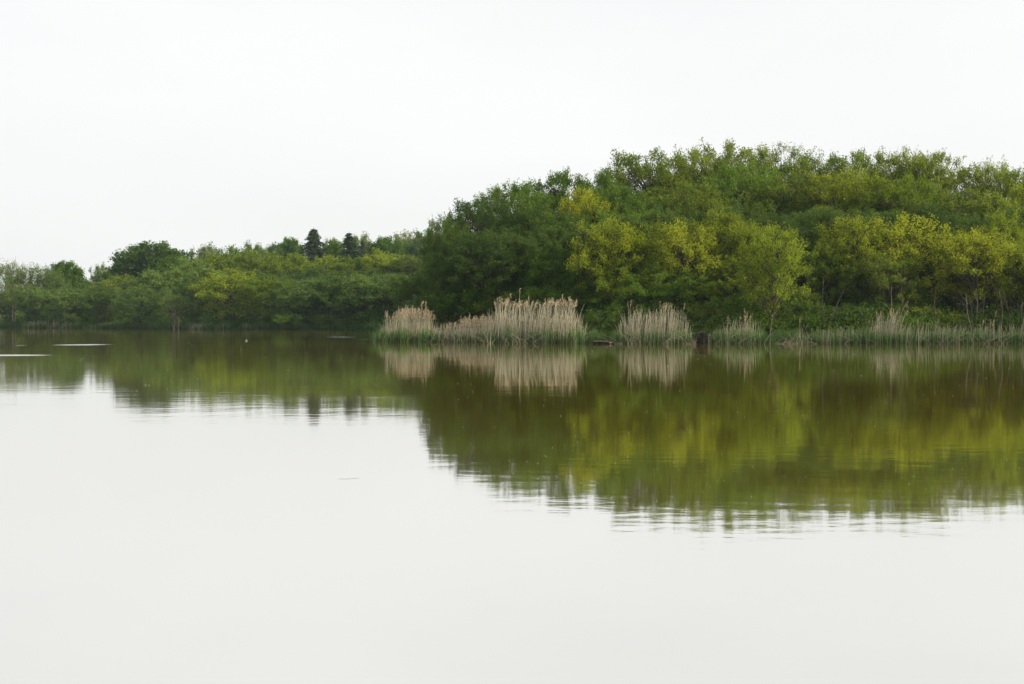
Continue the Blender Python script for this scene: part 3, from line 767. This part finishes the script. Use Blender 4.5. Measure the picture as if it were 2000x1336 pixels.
# peat hollow with roots
X, Y = pos(1374, float(bankD(1374)) + .1)
pe = empty('peat_hollow', (X, Y, 0)); tag(pe, 'black undercut peat bank with hanging roots between the reeds', 'bank')
mb = MB(); nu, nv = 26, 12
U, V = np.meshgrid(np.linspace(0, 2 * math.pi, nu, endpoint=False), np.linspace(0, 1, nv))
rr_ = (1 - V ** 2.2) ** .5 * (1 + .12 * np.sin(3 * U + 1) + .08 * np.sin(7 * U + 5 * V))
Z = V * .70 * (1 + .12 * np.sin(4 * U)) - .1
mb.add(np.stack([rr_ * np.cos(U) * .85, rr_ * np.sin(U) * .7 + .5, Z], -1).reshape(-1, 3),
       [(j * nu + i, j * nu + (i + 1) % nu, (j + 1) * nu + (i + 1) % nu, (j + 1) * nu + i) for j in range(nv - 1) for i in range(nu)])
link('peat_face', mb.mesh('peat_face', M['mud']), pe)
mb = MB()
for i in range(12):
    x = g.uniform(-.65, .65); stick(mb, (x, -.1, g.uniform(.45, .75)), (x + g.uniform(-.35, .35), -.28, -.03), .012, .006, g, wob=.12)
link('roots', mb.mesh('roots', M['mud'], True), pe)

# bare trunks and snags that show against the dark wood
def snag(px, D, y0, dx, label, r=.07, mat='palebark', twigs=6, name='bare_trunk', seed=0, z0=None, xs=None):
    g = np.random.default_rng(900 + seed); D += .7; r *= .75; X, Y = pos(px, D); zb = float(ground(X, Y)) - .1
    H_ = topz(y0, D) - zb; Lx = dx * D / F
    o = empty(name, (X, Y, zb)); tag(o, label, 'trunk', 'bare trunks at the edge of the wood')
    t = np.linspace(0, 1, 10); mb = MB()
    Pp = np.stack([Lx * t ** 1.4 + .06 * np.sin(t * 7 + seed), .1 * t, H_ * t], -1)
    tubes(mb, Pp[None], (r * (1.15 - .75 * t))[None], 7); link('stem', mb.mesh('stem', M[mat], True), o)
    mb = MB()
    for k in range(twigs):
        u = g.uniform(.35, .95); p0 = np.array([np.interp(u, t, Pp[:, j]) for j in range(3)])
        stick(mb, p0, p0 + np.array([g.choice([-1, 1]) * g.uniform(.25, .9), g.uniform(-.4, .3), g.uniform(.1, 1.1)]), r * .22, .004, g, wob=.08)
    link('bare_twigs', mb.mesh('bare_twigs', M[mat], True), o)
snag(1609, 91.8, 540, -3, 'straight grey trunk rising from the grass right of the leaning tree', .06, 'bark', seed=1)
snag(1617, 91.6, 555, 34, 'thin trunk curving right from the foot of the straight grey one', .05, 'bark', seed=2)
snag(1702, 91.4, 600, -26, 'thin pale stem leaning left beside the upright straw reeds', .025, 'palebark', 2, seed=3)
snag(1737, 92.6, 560, 6, 'slim trunk behind the upright straw reeds', .05, 'palebark', seed=4)
snag(1760, 93.5, 520, 2, 'tall grey trunk under the widest sunlit tree', .06, 'bark', seed=5)
snag(1825, 93, 560, 4, 'upright broken trunk among the olive bushes', .06, 'bark', seed=6)
snag(1897, 92, 570, -12, 'palest thin trunk slanting left, left-hand one of the three near the right edge', .05, 'palebark', seed=7)
snag(1904, 92.2, 580, -12, 'middle one of the three slanting trunks near the right edge', .06, 'bark', seed=8)
snag(1908, 92.8, 575, 0, 'upright right-hand one of the three trunks near the right edge', .04, 'palebark', seed=9)
snag(1958, 92, 560, -6, 'thick dark trunk near the right edge with bare side twigs', .12, 'bark', 10, seed=10)
snag(1974, 92, 565, -12, 'brown trunk leaning left just inside the right edge', .07, 'bark', 9, seed=11)
snag(1996, 92.5, 590, 2, 'pale trunk at the very right edge', .05, 'palebark', seed=12)
snag(30, 241, 555, 2, 'tall pale trunk on the far bank at the far left', .10, 'palebark', 5, seed=13)
snag(80, 241, 550, -1, 'sunlit pale trunk hanging over the long low far reed bed', .10, 'palebark', 5, seed=14)
snag(134, 228, 595, -2, 'slim trunk under a small yellow green tuft on the far bank', .10, 'bark', 2, seed=15)
snag(437, 207, 588, 0, 'white birch-like stump trunk below the brightest far tree', .07, 'palebark', 1, seed=16)
snag(352, 204, 596, -22, 'left-most fanning grey stem on the far bank', .045, 'bark', 3, seed=17)
snag(362, 204, 592, -30, 'middle fanning grey stem on the far bank', .045, 'bark', 3, seed=18)
snag(368, 204, 600, -16, 'right-most fanning grey stem on the far bank', .04, 'bark', 3, seed=19)
snag(22, 240, 622, -12, 'low stem leaning over the water at the far left', .10, 'bark', 4, seed=20)

# ------------------------------------------------------------------ on the water
X, Y = at(480.5, 666)
mb = MB(); 
U, V = np.meshgrid(np.linspace(0, 2 * math.pi, 14, endpoint=False), np.linspace(-1, 1, 9))
q = np.sqrt(np.maximum(1 - V ** 2, .0)); mb.add(np.stack([.09 * q * np.cos(U), .09 * q * np.sin(U), .03 + .06 * V], -1).reshape(-1, 3),
   [(j * 14 + i, j * 14 + (i + 1) % 14, (j + 1) * 14 + (i + 1) % 14, (j + 1) * 14 + i) for j in range(8) for i in range(14)])
m, n, l, out = newmat('weathered_white_float'); p = n.new('ShaderNodeBsdfPrincipled'); p.inputs['Roughness'].default_value = .6
nz = n.new('ShaderNodeTexNoise'); nz.inputs['Scale'].default_value = 20; r = ramp(n, [(.4, (.10, .09, .08)), (.6, (.17, .16, .15))]); l.new(nz.outputs['Fac'], r.inputs[0]); l.new(r.outputs[0], p.inputs['Base Color']); l.new(p.outputs[0], out.inputs[0])
by = empty('fishing_float', (X, Y, 0)); tag(by, 'small pale round float on the dark water before the far bank', 'float')
link('ball', mb.mesh('ball', m, True), by)
mb = MB(); tubes(mb, np.array([[[0, 0, .07], [0, 0, .09], [.01, 0, .10]]]), np.array([[.012, .012, .008]]), 6); link('stub', mb.mesh('stub', M['bark']), by)
# seed fluff
m, n, l, out = newmat('seed_fluff'); p = n.new('ShaderNodeBsdfPrincipled'); p.inputs['Roughness'].default_value = .9; p.inputs['Base Color'].default_value = (.8, .79, .74, 1); l.new(p.outputs[0], out.inputs[0])
mb = MB(); g = np.random.default_rng(9)
for i in range(900):
    py = 655 + (g.uniform() ** .8) * 400; px = g.uniform(150, 2000)
    if math.sin(px * .013 + 1.3 * math.sin(py * .06)) * math.sin(py * .045 + px * .004) < g.uniform(-.9, .5): continue
    sil = np.interp(px, [0, 200, 260, 400, 800, 900, 1200, 1400, 2000], [735, 735, 780, 790, 795, 880, 1000, 1045, 1000])
    if py > sil: continue
    x, y = at(px, py)
    if y > bankD(px) - 3: continue
    r_ = y / F * g.uniform(.2, .42); e = g.uniform(1, 1.7)
    a = np.arange(6) * math.pi / 3
    ring = np.stack([x + r_ * e * np.cos(a), y + r_ * np.sin(a), np.full(6, .002)], -1)
    mid = np.stack([x + .6 * r_ * e * np.cos(a), y + .6 * r_ * np.sin(a), np.full(6, .002 + r_ * 1.0)], -1)
    v = np.concatenate([ring, mid])
    mb.add(v, [(k, (k + 1) % 6, 6 + (k + 1) % 6, 6 + k) for k in range(6)]); mb.add(np.zeros((0, 3)), np.array([[6, 7, 8], [6, 8, 9], [6, 9, 10], [6, 10, 11]]) - 12)
tag(link('seed_fluff', mb.mesh('seed_fluff', m)), 'tiny white specks of seed fluff scattered over the water', 'seed fluff', kind='stuff')
# twig afloat near the camera
x, y = at(680, 936); mb = MB(); g = np.random.default_rng(3)
Pp = np.array([[-.105, .0, .0], [-.05, .0, .0005], [.01, .0, .0], [.03, .03, .0005], [.07, .05, .0], [.10, .075, .0]])
tubes(mb, Pp[None], np.array([[.0006, .0008, .0010, .0009, .0008, .0005]]), 6)
o = link('floating_twig', mb.mesh('floating_twig', M['deadwood']), loc=(x, y, .001)); tag(o, 'hair-thin bent twig floating on the white sky reflection', 'twig')

# ------------------------------------------------------------------ thin haze over the lake
mb = MB(); x0, x1, y0, y1, z0, z1 = -3590, 3590, -3590, 3590, -2.6, 60
mb.add([(x0, y0, z0), (x1, y0, z0), (x1, y1, z0), (x0, y1, z0), (x0, y0, z1), (x1, y0, z1), (x1, y1, z1), (x0, y1, z1)],
       [(0, 3, 2, 1), (4, 5, 6, 7), (0, 1, 5, 4), (1, 2, 6, 5), (2, 3, 7, 6), (3, 0, 4, 7)])
m, n, l, out = newmat('thin_haze'); pv = n.new('ShaderNodeVolumePrincipled')
pv.inputs['Color'].default_value = (.62, .82, 1.0, 1); pv.inputs['Density'].default_value = HAZE; pv.inputs['Anisotropy'].default_value = .2
l.new(pv.outputs[0], out.inputs['Volume'])
tag(link('haze', mb.mesh('haze', m)), 'thin bluish evening haze over the lake', 'haze', kind='stuff')
